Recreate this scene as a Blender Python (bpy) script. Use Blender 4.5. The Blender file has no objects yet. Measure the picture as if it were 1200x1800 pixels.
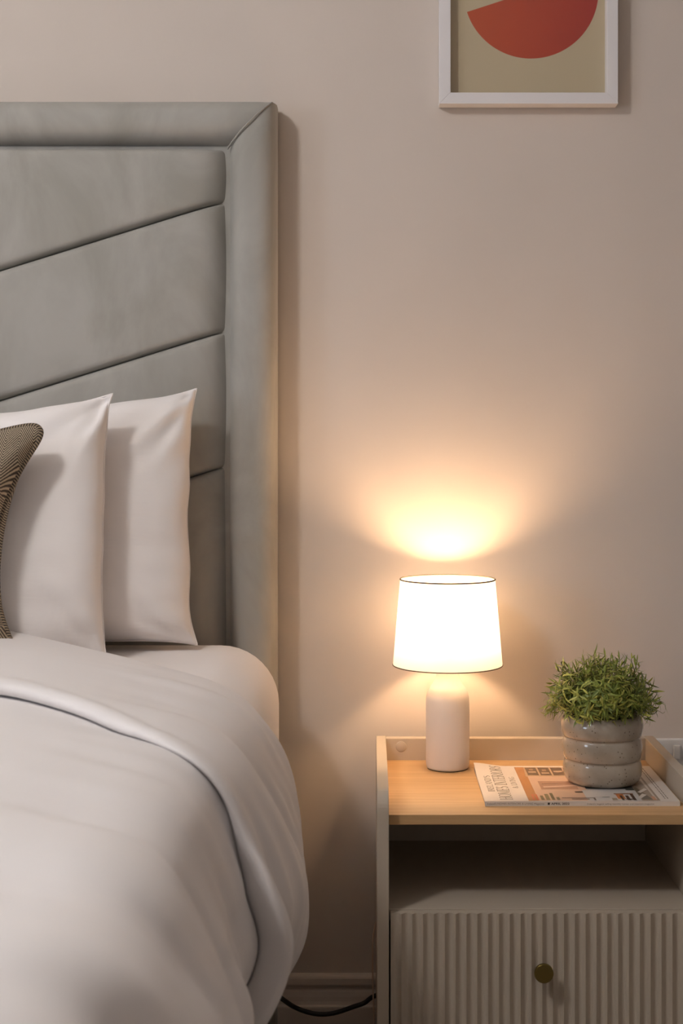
import bpy, bmesh, math, random
from mathutils import Vector, Matrix, noise

random.seed(7)
sc = bpy.context.scene
C = sc.collection

# ------------------------------------------------------------------ camera
# wall with the headboard is the plane y = 0, the room extends to -y, floor is z = 0
CAMY, CAMZ = -2.64, 1.10
cam_d = bpy.data.cameras.new('camera')
cam = bpy.data.objects.new('camera', cam_d)
C.objects.link(cam)
cam.location = (0, CAMY, CAMZ)
cam.rotation_euler = (math.pi / 2, 0, 0)
cam_d.sensor_fit = 'VERTICAL'
cam_d.sensor_height = 36
cam_d.sensor_width = 24
cam_d.lens = 50
cam_d.shift_x = -50 / 1800
cam_d.shift_y = -120 / 1800
cam_d.clip_start = 0.02
cam_d.dof.use_dof = True
cam_d.dof.focus_distance = 2.42
cam_d.dof.aperture_fstop = 6.3
sc.camera = cam

# ------------------------------------------------------------------ light
sc.view_settings.view_transform = 'Standard'
sc.view_settings.look = 'None'
sc.view_settings.gamma = 1
sc.view_settings.use_curve_mapping = False
sc.view_settings.exposure = -0.14

world = bpy.data.worlds.new('world')
sc.world = world
world.use_nodes = True
wbg = world.node_tree.nodes['Background']
wbg.inputs[0].default_value = (0.62, 0.74, 1.0, 1)
wbg.inputs[1].default_value = 0.6


def area_light(name, loc, rot, shape, sx, sy, power, col):
    d = bpy.data.lights.new(name, 'AREA')
    d.shape = shape
    d.size = sx
    if shape in ('RECTANGLE', 'ELLIPSE'):
        d.size_y = sy
    d.energy = power
    d.color = col
    o = bpy.data.objects.new(name, d)
    C.objects.link(o)
    o.location = loc
    o.rotation_euler = rot
    return o


# round ceiling lamp above the bed (out of frame) and daylight through the left window
gl_d = bpy.data.lights.new('ceiling_lamp_light', 'POINT')
gl_d.energy = 44
gl_d.color = (1.0, 0.965, 0.96)
gl_d.shadow_soft_size = 0.11
gl_o = bpy.data.objects.new('ceiling_lamp_light', gl_d)
C.objects.link(gl_o)
gl_o.location = (-1.04, -1.72, 2.29)
area_light('window_daylight', (-2.78, -2.50, 1.5), (0, math.radians(-90), 0), 'RECTANGLE', 1.1, 0.7, 24, (0.72, 0.83, 1.0))


# ------------------------------------------------------------------ helpers
def lin(v):
    v /= 255.0
    return v / 12.92 if v <= 0.04045 else ((v + 0.055) / 1.055) ** 2.4


def rgb(r, g, b):
    return (lin(r), lin(g), lin(b), 1)


def new_mat(name, col, rough=0.6, **kw):
    m = bpy.data.materials.new(name)
    m.use_nodes = True
    b = m.node_tree.nodes['Principled BSDF']
    b.inputs['Base Color'].default_value = col
    b.inputs['Roughness'].default_value = rough
    for k, v in kw.items():
        b.inputs[k].default_value = v
    return m


def nodes(m):
    return m.node_tree.nodes, m.node_tree.links, m.node_tree.nodes['Principled BSDF']


def add_noise_color(m, c1, c2, scale=(5, 5, 5), detail=4, lo=0.35, hi=0.65, rough=0.5, coord='Object', dist=0.0):
    n, l, b = nodes(m)
    tc = n.new('ShaderNodeTexCoord')
    mp = n.new('ShaderNodeMapping')
    mp.inputs['Scale'].default_value = scale
    nz = n.new('ShaderNodeTexNoise')
    nz.inputs['Scale'].default_value = 1
    nz.inputs['Detail'].default_value = detail
    nz.inputs['Roughness'].default_value = rough
    nz.inputs['Distortion'].default_value = dist
    cr = n.new('ShaderNodeValToRGB')
    cr.color_ramp.elements[0].position = lo
    cr.color_ramp.elements[1].position = hi
    cr.color_ramp.elements[0].color = c1
    cr.color_ramp.elements[1].color = c2
    l.new(tc.outputs[coord], mp.inputs[0])
    l.new(mp.outputs[0], nz.inputs['Vector'])
    l.new(nz.outputs['Fac'], cr.inputs[0])
    l.new(cr.outputs[0], b.inputs['Base Color'])
    return cr


def add_bump(m, scale=(100, 100, 100), strength=0.1, distance=0.001, detail=3, coord='Object', dist=0.0):
    n, l, b = nodes(m)
    tc = n.new('ShaderNodeTexCoord')
    mp = n.new('ShaderNodeMapping')
    mp.inputs['Scale'].default_value = scale
    nz = n.new('ShaderNodeTexNoise')
    nz.inputs['Scale'].default_value = 1
    nz.inputs['Detail'].default_value = detail
    nz.inputs['Distortion'].default_value = dist
    bp = n.new('ShaderNodeBump')
    bp.inputs['Strength'].default_value = strength
    bp.inputs['Distance'].default_value = distance
    old = b.inputs['Normal'].links[0].from_socket if b.inputs['Normal'].links else None
    if old:
        l.new(old, bp.inputs['Normal'])
    l.new(tc.outputs[coord], mp.inputs[0])
    l.new(mp.outputs[0], nz.inputs['Vector'])
    l.new(nz.outputs['Fac'], bp.inputs['Height'])
    l.new(bp.outputs[0], b.inputs['Normal'])


BASE = {}


def empty(name, loc, label, cat, group=None):
    o = bpy.data.objects.new(name, None)
    o.empty_display_size = 0.1
    C.objects.link(o)
    o.location = loc
    o['label'] = label
    o['category'] = cat
    if group:
        o['group'] = group
    BASE[o.name] = Vector(loc)
    return o


def obj(name, verts, faces, mat, parent=None, smooth=False, base=None, label=None, cat=None, kind=None, uvs=None, fmats=None):
    """verts in world coordinates; the object's origin is its parent's base (or `base`)."""
    if parent is not None:
        b0 = BASE[parent.name]
    else:
        b0 = Vector(base) if base is not None else Vector((0, 0, 0))
    me = bpy.data.meshes.new(name)
    me.from_pydata([tuple(Vector(v) - b0) for v in verts], [], faces)
    mats = mat if isinstance(mat, (list, tuple)) else [mat]
    for m in mats:
        me.materials.append(m)
    if fmats:
        for p, mi in zip(me.polygons, fmats):
            p.material_index = mi
    if uvs is not None:
        ul = me.uv_layers.new(name='UVMap')
        for lp in me.loops:
            ul.data[lp.index].uv = uvs[lp.vertex_index]
    bm = bmesh.new()
    bm.from_mesh(me)
    if uvs is None:
        bmesh.ops.recalc_face_normals(bm, faces=bm.faces)
    bm.to_mesh(me)
    bm.free()
    if smooth:
        me.shade_smooth()
    o = bpy.data.objects.new(name, me)
    C.objects.link(o)
    if parent is not None:
        o.parent = parent
    else:
        o.location = b0
    BASE[o.name] = b0
    if label:
        o['label'] = label
    if cat:
        o['category'] = cat
    if kind:
        o['kind'] = kind
    return o


def box_vf(x0, x1, y0, y1, z0, z1, bev=0.0, seg=2):
    bm = bmesh.new()
    bmesh.ops.create_cube(bm, size=1)
    for v in bm.verts:
        v.co = Vector(((x0 + x1) / 2 + v.co.x * (x1 - x0), (y0 + y1) / 2 + v.co.y * (y1 - y0), (z0 + z1) / 2 + v.co.z * (z1 - z0)))
    if bev > 0:
        bmesh.ops.bevel(bm, geom=list(bm.edges), offset=bev, segments=seg, profile=0.5, affect='EDGES')
    bm.verts.index_update()
    vs = [v.co.copy() for v in bm.verts]
    fs = [[v.index for v in f.verts] for f in bm.faces]
    bm.free()
    return vs, fs


def box(name, x0, x1, y0, y1, z0, z1, mat, parent=None, bev=0.0, seg=2, smooth=False, **kw):
    vs, fs = box_vf(x0, x1, y0, y1, z0, z1, bev, seg)
    o = obj(name, vs, fs, mat, parent, smooth, **kw)
    return o


def prism(name, poly, axis, a0, a1, mat, parent=None, bev=0.0, **kw):
    """poly = list of 2D points; axis 'x' -> (y,z) extruded along x; 'y' -> (x,z) along y; 'z' -> (x,y) along z"""
    def P(p, a):
        return {'x': (a, p[0], p[1]), 'y': (p[0], a, p[1]), 'z': (p[0], p[1], a)}[axis]
    n = len(poly)
    bm = bmesh.new()
    va = [bm.verts.new(P(p, a0)) for p in poly]
    vb = [bm.verts.new(P(p, a1)) for p in poly]
    fa = bm.faces.new(va)
    fb = bm.faces.new(vb[::-1])
    for i in range(n):
        bm.faces.new((va[i], vb[i], vb[(i + 1) % n], va[(i + 1) % n]))
    if bev > 0:
        ed = list(set(list(fa.edges) + list(fb.edges)))
        bmesh.ops.bevel(bm, geom=ed, offset=bev, segments=2, profile=0.5, affect='EDGES')
    bm.verts.index_update()
    vs = [v.co.copy() for v in bm.verts]
    fs = [[v.index for v in f.verts] for f in bm.faces]
    bm.free()
    return obj(name, vs, fs, mat, parent, **kw)


def lathe(name, prof, cx, cy, mat, parent=None, n=64, smooth=True, cap=True, wob=None, **kw):
    vs, fs = [], []
    for j, (r, z) in enumerate(prof):
        for i in range(n):
            a = 2 * math.pi * i / n
            rr = r * (1 + (wob(a, z) if wob else 0))
            vs.append((cx + rr * math.cos(a), cy + rr * math.sin(a), z))
    for j in range(len(prof) - 1):
        for i in range(n):
            k = (i + 1) % n
            fs.append((j * n + i, j * n + k, (j + 1) * n + k, (j + 1) * n + i))
    if cap:
        if prof[0][0] > 1e-6:
            fs.append(tuple(range(n))[::-1])
        if prof[-1][0] > 1e-6:
            fs.append(tuple((len(prof) - 1) * n + i for i in range(n)))
    return obj(name, vs, fs, mat, parent, smooth, **kw)


def catmull(pts, n):
    pts = [Vector(p) for p in pts]
    P = [pts[0] * 2 - pts[1]] + pts + [pts[-1] * 2 - pts[-2]]
    out = []
    segs = len(pts) - 1
    for i in range(n):
        t = i / (n - 1) * segs
        k = min(int(t), segs - 1)
        u = t - k
        a, b, c, d = P[k], P[k + 1], P[k + 2], P[k + 3]
        out.append(0.5 * ((2 * b) + (c - a) * u + (2 * a - 5 * b + 4 * c - d) * u * u + (3 * b - a - 3 * c + d) * u ** 3))
    return out


def resample(pts, n):
    L = [0]
    for a, b in zip(pts, pts[1:]):
        L.append(L[-1] + (b - a).length)
    out = []
    k = 0
    for i in range(n):
        t = L[-1] * i / (n - 1)
        while k < len(pts) - 2 and L[k + 1] < t:
            k += 1
        u = (t - L[k]) / max(1e-9, L[k + 1] - L[k])
        out.append(pts[k].lerp(pts[k + 1], min(max(u, 0), 1)))
    return out


def tube(name, path, r, mat, parent=None, n=10, closed=False, **kw):
    path = [Vector(p) for p in path]
    N = len(path)
    vs, fs, uvs = [], [], []
    nrm = None
    L = 0
    for i in range(N):
        if closed:
            t = path[(i + 1) % N] - path[i - 1]
        else:
            t = path[min(i + 1, N - 1)] - path[max(i - 1, 0)]
        t.normalize()
        if nrm is None:
            nrm = t.cross(Vector((0.3, 0.2, 0.9))).normalized()
        nrm = (nrm - t * nrm.dot(t)).normalized()
        bn = t.cross(nrm)
        if i:
            L += (path[i] - path[i - 1]).length
        for k in range(n):
            a = 2 * math.pi * k / n
            vs.append(path[i] + (nrm * math.cos(a) + bn * math.sin(a)) * r)
            uvs.append((k / n, L))
    for i in range(N if closed else N - 1):
        j = (i + 1) % N
        for k in range(n):
            q = (k + 1) % n
            fs.append((i * n + k, i * n + q, j * n + q, j * n + k))
    if not closed:
        fs.append(tuple(range(n))[::-1])
        fs.append(tuple((N - 1) * n + k for k in range(n)))
    return obj(name, vs, fs, mat, parent, True, **kw)


def smooth01(t):
    t = min(max(t, 0.0), 1.0)
    return t * t * (3 - 2 * t)


def N3(x, y, z=0.0):
    return noise.noise(Vector((x, y, z)))


# ------------------------------------------------------------------ materials
M = {}
M['wall'] = new_mat('wall_paint', rgb(208, 197, 187), 0.9)
M['wall'].node_tree.nodes['Principled BSDF'].inputs['Specular IOR Level'].default_value = 0.2
add_noise_color(M['wall'], rgb(207, 196, 186), rgb(211, 200, 190), (3, 3, 3), 3)
add_bump(M['wall'], (420, 420, 420), 0.12, 0.0006, 2)
M['ceiling'] = new_mat('ceiling_paint', rgb(235, 233, 228), 0.9)
M['floor'] = new_mat('carpet', rgb(150, 140, 128), 0.95)
add_noise_color(M['floor'], rgb(135, 125, 114), rgb(160, 150, 138), (180, 180, 180), 4)
add_bump(M['floor'], (500, 500, 500), 0.6, 0.004, 2)
M['skirt'] = new_mat('skirting_gloss', rgb(226, 214, 202), 0.35)
M['velvet'] = new_mat('headboard_velvet', rgb(166, 161, 150), 0.85)
nd = M['velvet'].node_tree.nodes['Principled BSDF']
nd.inputs['Sheen Weight'].default_value = 0.25
nd.inputs['Sheen Roughness'].default_value = 0.4
add_noise_color(M['velvet'], rgb(152, 149, 141), rgb(170, 167, 160), (6, 6, 3.5), 5, 0.36, 0.64, 0.6, dist=0.7)
add_bump(M['velvet'], (12, 12, 8), 0.05, 0.004, 3, dist=0.6)
M['base_fab'] = new_mat('bed_base_fabric', rgb(172, 150, 128), 0.9)
M['sheet'] = new_mat('white_cotton', rgb(244, 238, 235), 0.85)
nd = M['sheet'].node_tree.nodes['Principled BSDF']
nd.inputs['Sheen Weight'].default_value = 0.12
add_bump(M['sheet'], (7, 7, 34), 0.30, 0.004, 4, dist=0.5)
M['duvet'] = new_mat('duvet_cotton', rgb(236, 231, 229), 0.85)
nd = M['duvet'].node_tree.nodes['Principled BSDF']
nd.inputs['Sheen Weight'].default_value = 0.12
add_bump(M['duvet'], (6, 22, 6), 0.22, 0.004, 3, dist=0.6)
M['night'] = new_mat('cashmere_lacquer', rgb(190, 178, 161), 0.5)
M['gap'] = new_mat('carcass_dark', rgb(70, 64, 56), 0.8)
M['oak'] = new_mat('pale_oak', rgb(214, 180, 136), 0.42)
add_noise_color(M['oak'], rgb(186, 146, 98), rgb(208, 170, 122), (4, 90, 90), 6, 0.3, 0.7, 0.62, dist=0.5)
M['brass'] = new_mat('aged_brass', rgb(120, 104, 56), 0.38, Metallic=0.85)
M['ceramic_white'] = new_mat('matt_white_ceramic', rgb(240, 230, 222), 0.55)
M['black'] = new_mat('black_rubber', rgb(24, 22, 20), 0.5)
M['cream_cord'] = new_mat('cream_cord', rgb(206, 182, 160), 0.5)
M['white_plastic'] = new_mat('white_plastic', rgb(230, 228, 226), 0.3)
M['slot'] = new_mat('socket_slot', rgb(30, 28, 26), 0.7)
M['frame'] = new_mat('white_frame', rgb(228, 224, 224), 0.4)
M['print'] = new_mat('art_paper', rgb(196, 180, 148), 0.7)
M['glass'] = new_mat('picture_glass', (1, 1, 1, 1), 0.02)
M['rim'] = new_mat('lampshade_rim', rgb(92, 80, 68), 0.7)
M['soil'] = new_mat('soil', rgb(38, 30, 22), 0.95)


def mat_glass():
    m = M['glass']
    n, l = m.node_tree.nodes, m.node_tree.links
    n.clear()
    out = n.new('ShaderNodeOutputMaterial')
    tr = n.new('ShaderNodeBsdfTransparent')
    gl = n.new('ShaderNodeBsdfGlossy')
    gl.inputs['Roughness'].default_value = 0.02
    mx = n.new('ShaderNodeMixShader')
    mx.inputs[0].default_value = 0.04
    l.new(tr.outputs[0], mx.inputs[1])
    l.new(gl.outputs[0], mx.inputs[2])
    l.new(mx.outputs[0], out.inputs[0])


mat_glass()

# printed orange to red half disc: the ink itself runs from orange (left) to red (right)
m = M['ink'] = new_mat('orange_red_ink', rgb(200, 70, 30), 0.65)
n, l, b = nodes(m)
tc = n.new('ShaderNodeTexCoord')
sp = n.new('ShaderNodeSeparateXYZ')
cr = n.new('ShaderNodeValToRGB')
cr.color_ramp.elements[0].color = rgb(190, 76, 30)
cr.color_ramp.elements[1].color = rgb(166, 42, 30)
l.new(tc.outputs['Generated'], sp.inputs[0])
l.new(sp.outputs['X'], cr.inputs[0])
l.new(cr.outputs[0], b.inputs['Base Color'])

# lampshade fabric: lets the bulb's light through
m = M['shade'] = bpy.data.materials.new('lampshade_fabric')
m.use_nodes = True
n, l = m.node_tree.nodes, m.node_tree.links
n.clear()
out = n.new('ShaderNodeOutputMaterial')
tl = n.new('ShaderNodeBsdfTranslucent')
tl.inputs[0].default_value = (0.78, 0.77, 0.74, 1)
df = n.new('ShaderNodeBsdfDiffuse')
df.inputs[0].default_value = (0.84, 0.82, 0.78, 1)
mx = n.new('ShaderNodeMixShader')
mx.inputs[0].default_value = 0.63
l.new(tl.outputs[0], mx.inputs[1])
l.new(df.outputs[0], mx.inputs[2])
l.new(mx.outputs[0], out.inputs[0])

# bulb
m = M['bulb'] = bpy.data.materials.new('lit_bulb')
m.use_nodes = True
n, l = m.node_tree.nodes, m.node_tree.links
n.clear()
out = n.new('ShaderNodeOutputMaterial')
em = n.new('ShaderNodeEmission')
em.inputs[0].default_value = (1.0, 0.63, 0.345, 1)
em.inputs[1].default_value = 205
l.new(em.outputs[0], out.inputs[0])

# speckled glazed stoneware
m = M['stoneware'] = new_mat('speckled_glaze', rgb(176, 168, 156), 0.14)
cr = add_noise_color(m, rgb(146, 133, 117), rgb(180, 169, 153), (18, 18, 18), 4, 0.3, 0.7)
n, l, b = nodes(m)
b.inputs['Coat Weight'].default_value = 0.8
b.inputs['Coat Roughness'].default_value = 0.04
tc = n.new('ShaderNodeTexCoord')
vo = n.new('ShaderNodeTexVoronoi')
vo.inputs['Scale'].default_value = 190
r2 = n.new('ShaderNodeValToRGB')
r2.color_ramp.elements[0].position = 0.10
r2.color_ramp.elements[1].position = 0.26
r2.color_ramp.elements[0].color = (1, 1, 1, 1)
r2.color_ramp.elements[1].color = (0, 0, 0, 1)
gt = n.new('ShaderNodeMath')
gt.operation = 'GREATER_THAN'
gt.inputs[1].default_value = 0.62
mu = n.new('ShaderNodeMath')
mu.operation = 'MULTIPLY'
mx = n.new('ShaderNodeMixRGB')
mx.inputs[2].default_value = rgb(92, 76, 58)
l.new(tc.outputs['Object'], vo.inputs['Vector'])
l.new(vo.outputs['Distance'], r2.inputs[0])
l.new(vo.outputs['Color'], gt.inputs[0])
l.new(r2.outputs[0], mu.inputs[0])
l.new(gt.outputs[0], mu.inputs[1])
l.new(mu.outputs[0], mx.inputs[0])
l.new(cr.outputs[0], mx.inputs[1])
l.new(mx.outputs[0], b.inputs['Base Color'])

# leaves
m = M['leaf'] = new_mat('plant_leaf', rgb(96, 112, 44), 0.5)
n, l, b = nodes(m)
ge = n.new('ShaderNodeNewGeometry')
cr = n.new('ShaderNodeValToRGB')
cr.color_ramp.elements[0].color = rgb(94, 110, 44)
cr.color_ramp.elements[1].color = rgb(192, 190, 96)
e = cr.color_ramp.elements.new(0.6)
e.color = rgb(142, 154, 62)
l.new(ge.outputs['Random Per Island'], cr.inputs[0])
l.new(cr.outputs[0], b.inputs['Base Color'])
b.inputs['Transmission Weight'].default_value = 0.0
M['stem'] = new_mat('plant_stem', rgb(110, 112, 56), 0.6)


# herringbone tweed (uses the cushion's own flat coordinates, in metres)
def herringbone(name, light, dark, col_w, pitch):
    m = new_mat(name, light, 0.95)
    n, l, b = nodes(m)
    uv = n.new('ShaderNodeUVMap')
    sp = n.new('ShaderNodeSeparateXYZ')
    l.new(uv.outputs[0], sp.inputs[0])

    def math_(op, a, c=None):
        q = n.new('ShaderNodeMath')
        q.operation = op
        for i, s in enumerate((a, c)):
            if s is None:
                continue
            if isinstance(s, (int, float)):
                q.inputs[i].default_value = s
            else:
                l.new(s, q.inputs[i])
        return q.outputs[0]
    pp = math_('PINGPONG', sp.outputs['X'], col_w)
    zz = math_('MULTIPLY', pp, 1.5)
    su = math_('ADD', sp.outputs['Y'], zz)
    ph = math_('MULTIPLY', su, 2 * math.pi / pitch)
    sn = math_('SINE', ph)
    h = math_('MULTIPLY_ADD', sn, 0.5)
    h.node.inputs[2].default_value = 0.5
    tc = n.new('ShaderNodeTexCoord')
    nz = n.new('ShaderNodeTexNoise')
    nz.inputs['Scale'].default_value = 700
    l.new(tc.outputs['Object'], nz.inputs['Vector'])
    h2 = math_('ADD', h, nz.outputs['Fac'])
    h3 = math_('MULTIPLY', h2, 0.5)
    cr = n.new('ShaderNodeValToRGB')
    cr.color_ramp.elements[0].position = 0.36
    cr.color_ramp.elements[1].position = 0.66
    cr.color_ramp.elements[0].color = dark
    cr.color_ramp.elements[1].color = light
    l.new(h3, cr.inputs[0])
    l.new(cr.outputs[0], b.inputs['Base Color'])
    bp = n.new('ShaderNodeBump')
    bp.inputs['Strength'].default_value = 0.4
    bp.inputs['Distance'].default_value = 0.001
    l.new(h3, bp.inputs['Height'])
    l.new(bp.outputs[0], b.inputs['Normal'])
    return m


M['tweed'] = herringbone('herringbone_tweed', rgb(182, 166, 142), rgb(58, 49, 40), 0.018, 0.0046)

m = M['piping'] = new_mat('twisted_piping', rgb(90, 78, 64), 0.9)
n, l, b = nodes(m)
uv = n.new('ShaderNodeUVMap')
sp = n.new('ShaderNodeSeparateXYZ')
l.new(uv.outputs[0], sp.inputs[0])
m1 = n.new('ShaderNodeMath')
m1.operation = 'MULTIPLY'
m1.inputs[1].default_value = 1 / 0.0044
l.new(sp.outputs['Y'], m1.inputs[0])
m2 = n.new('ShaderNodeMath')
m2.operation = 'ADD'
l.new(m1.outputs[0], m2.inputs[0])
m2b = n.new('ShaderNodeMath')
m2b.operation = 'MULTIPLY'
m2b.inputs[1].default_value = 2.0
l.new(sp.outputs['X'], m2b.inputs[0])
l.new(m2b.outputs[0], m2.inputs[1])
m3 = n.new('ShaderNodeMath')
m3.operation = 'PINGPONG'
m3.inputs[1].default_value = 0.5
l.new(m2.outputs[0], m3.inputs[0])
cr = n.new('ShaderNodeValToRGB')
cr.color_ramp.elements[0].position = 0.2
cr.color_ramp.elements[1].position = 0.32
cr.color_ramp.elements[0].color = rgb(48, 40, 33)
cr.color_ramp.elements[1].color = rgb(150, 132, 108)
l.new(m3.outputs[0], cr.inputs[0])
l.new(cr.outputs[0], b.inputs['Base Color'])

# ------------------------------------------------------------------ the room
XL, XR, YF, ZC = -2.70, 1.75, -4.3, 2.43


def struct(o, label=None):
    o['kind'] = 'structure'
    if label:
        o['label'] = label
    return o


struct(box('floor', XL - 0.1, XR + 0.1, YF - 0.1, 0.1, -0.1, 0, M['floor']), 'beige carpet floor beside the bed')
struct(box('ceiling', XL - 0.1, XR + 0.1, YF - 0.1, 0.1, ZC, ZC + 0.1, M['ceiling']), 'plain white ceiling of the bedroom')
struct(box('wall_back', XL, XR, 0, 0.1, 0, ZC, M['wall']), 'greige painted wall behind the headboard and nightstand')
struct(box('wall_right', XR, XR + 0.1, YF, 0.1, 0, ZC, M['wall']), 'greige painted wall at the right of the room')
struct(box('wall_front', XL, XR, YF - 0.1, YF, 0, ZC, M['wall']), 'greige painted wall facing the bed')
# left wall with a window opening
wy0, wy1, wz0, wz1 = -2.90, -2.10, 0.9, 2.1
vs, fs = [], []
for a in ((YF, wy0, 0, ZC), (wy1, 0.1, 0, ZC), (wy0, wy1, 0, wz0), (wy0, wy1, wz1, ZC)):
    v, f = box_vf(XL - 0.1, XL, a[0], a[1], a[2], a[3])
    fs += [[i + len(vs) for i in q] for q in f]
    vs += v
struct(obj('wall_left', vs, fs, M['wall']), 'greige painted wall at the left with a window opening')
vs, fs = [], []
for a in ((wy0, wy0 + 0.05, wz0, wz1), (wy1 - 0.05, wy1, wz0, wz1), (wy0 + 0.05, wy1 - 0.05, wz0, wz0 + 0.05), (wy0 + 0.05, wy1 - 0.05, wz1 - 0.05, wz1),
          ((wy0 + wy1) / 2 - 0.025, (wy0 + wy1) / 2 + 0.025, wz0 + 0.05, wz1 - 0.05)):
    v, f = box_vf(XL - 0.07, XL - 0.02, a[0], a[1], a[2], a[3])
    fs += [[i + len(vs) for i in q] for q in f]
    vs += v
struct(obj('window_1', vs, fs, M['white_plastic']), 'white framed window in the left wall')

# moulded skirting board, profile in (distance from wall, height)
sk = [(0, 0), (0.020, 0), (0.020, 0.060), (0.0195, 0.0625), (0.018, 0.0635), (0.0150, 0.0645), (0.0135, 0.070), (0.0125, 0.078), (0.0105, 0.086),
      (0.0085, 0.090), (0.0080, 0.095), (0.0080, 0.0985), (0.0150, 0.0995), (0.0160, 0.102), (0.0160, 0.113), (0.0145, 0.1165), (0.011, 0.118), (0, 0.118)]
o = prism('baseboard_back', [(-d, z) for d, z in sk], 'x', XL, XR, M['skirt'])
struct(o, 'moulded cream skirting board along the back wall')

# ------------------------------------------------------------------ bed with upholstered headboard
bed = empty('bed', (-0.93, -1.1, 0), 'grey velvet upholstered bed with tall panelled headboard', 'bed')
HX0, HX1 = -1.69, -0.170        # headboard outer edges
HZ = 1.719                       # its top
BW = 0.087                       # border width
hb = box('headboard', HX0 + 0.006, HX1 - 0.004, -0.062, -0.006, 0.0, HZ - 0.004, M['velvet'], bed, bev=0.006)


def bolster(prof_n, x0, x1, rev):
    pass


def border_strip(name, along0, along1, fixed0, fixed1, vertical, miter0, miter1):
    """rounded padded strip; cross-section spans fixed0 (outer) .. fixed1 (inner); ends are mitred"""
    n, mseg = 18, 60
    vs, fs = [], []
    for i in range(mseg + 1):
        for k in range(n + 1):
            c = k / n
            d = fixed0 + (fixed1 - fixed0) * c
            inset = abs(fixed1 - fixed0) * c
            a0 = along0 + (inset if miter0 else 0) * (1 if along1 > along0 else -1)
            a1 = along1 - (inset if miter1 else 0) * (1 if along1 > along0 else -1)
            t = i / mseg
            a = a0 + (a1 - a0) * t
            e_end = 1.0
            de = min(t * abs(a1 - a0) if miter0 else 9, (1 - t) * abs(a1 - a0) if miter1 else 9)
            seam = 1 - math.exp(-de / 0.010)
            # outer side wall from the wall to the front, then the rounded roll
            s = c * 1.0
            roll = (max(0.0, 1 - abs(2 * s - 0.92) ** 2.6)) ** 0.5 if abs(2 * s - 0.92) < 1 else 0.0
            y = -0.050 - 0.052 * roll * (0.90 + 0.10 * seam)
            y += 0.0016 * N3(a * 9, d * 9, 3.3) * roll
            if c == 0:
                y = -0.040
            vs.append((d, y, a) if vertical else (a, y, d))
    for i in range(mseg):
        for k in range(n):
            q = i * (n + 1) + k
            fs.append((q, q + 1, q + n + 2, q + n + 1))
    # back edge of the outer side
    o0 = len(vs)
    for i in range(mseg + 1):
        v = vs[i * (n + 1)]
        vs.append((v[0], -0.008, v[2]))
    for i in range(mseg):
        fs.append((i * (n + 1), (i + 1) * (n + 1), o0 + i + 1, o0 + i))
    return obj(name, vs, fs, M['velvet'], hb, True)


border_strip('border', HX0, HX1, HZ, HZ - BW + 0.004, False, True, True)
border_strip('border', HZ, 0.02, HX1, HX1 - BW, True, True, False)
border_strip('border', HZ, 0.02, HX0, HX0 + BW, True, True, False)
# mitre piping
for sx, xe in ((-1, HX1), (1, HX0)):
    pth = [(xe + sx * BW * t, -0.054 - 0.049 * math.sin(math.pi * (0.04 + 0.93 * t)) ** 0.5, HZ - BW * t + 0.001) for t in [0.07 + 0.93 * i / 20 for i in range(21)]]
    tube('mitre_seam', pth, 0.0016, M['velvet'], hb, 6)

# puffed diagonal panels in mirrored chevrons, separated by recessed seams
XI = HX1 - BW            # inner right edge
XM = (HX0 + HX1) / 2
SL = 0.311
seams = [1.632 + SL * 0, 1.5385, 1.3045, 1.060, 0.325]


def panel(side, ztop_edge, zbot_edge, top_flat):
    nu, nv = 64, 30
    vs, fs = [], []
    w = XI - XM

    def zt(x):
        return ztop_edge if top_flat else ztop_edge - SL * (XI - x)

    def zb(x):
        return max(0.05, zbot_edge - SL * (XI - x))
    us = [0.5 - 0.5 * math.cos(math.pi * i / nu) for i in range(nu + 1)]
    vv = [0.5 - 0.5 * math.cos(math.pi * (0.5 - 0.5 * math.cos(math.pi * i / nv))) for i in range(nv + 1)]
    for i in us:
        x = XM + w * i
        for j in vv:
            z = zb(x) + (zt(x) - zb(x)) * j
            d1 = XI - x
            d2 = (x - XM) if True else 9
            d3 = (zt(x) - z) * 0.95
            d4 = (z - zb(x)) * 0.95
            f = (1 - math.exp(-d1 / 0.020)) * (1 - math.exp(-d2 / 0.004)) * (0.45 + 0.55 * (1 - math.exp(-d3 / 0.0028))) * (0.45 + 0.55 * (1 - math.exp(-d4 / 0.0028)))
            y = -0.050 - 0.044 * f - 0.005 * math.sin(math.pi * j) - 0.0012 * N3(x * 7, z * 7, 1.7) * f
            xx = x if side > 0 else 2 * XM - x
            vs.append((xx, y, z))
    for a in range(nu):
        for c in range(nv):
            q = a * (nv + 1) + c
            fs.append((q, q + 1, q + nv + 2, q + nv + 1))
    return obj('panel', vs, fs, M['velvet'], hb, True)


for side in (1, -1):
    for k in range(len(seams) - 1):
        panel(side, seams[k], seams[k + 1], k == 0)

box('bed_base', -1.685, -0.175, -2.06, -0.115, 0.10, 0.425, M['base_fab'], bed, bev=0.012, seg=3)
for lx in (-1.62, -0.24):
    for ly in (-1.98, -0.20):
        prism('leg', [(lx - 0.025, ly - 0.025), (lx + 0.025, ly - 0.025), (lx + 0.025, ly + 0.025), (lx - 0.025, ly + 0.025)], 'z', 0, 0.105, M['oak'], bed, bev=0.003)

# mattress in a fitted sheet
def sink(y):
    '''the mattress edge gives a little under the weight of the duvet'''
    return smooth01((-0.42 - y) / 0.18)


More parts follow.
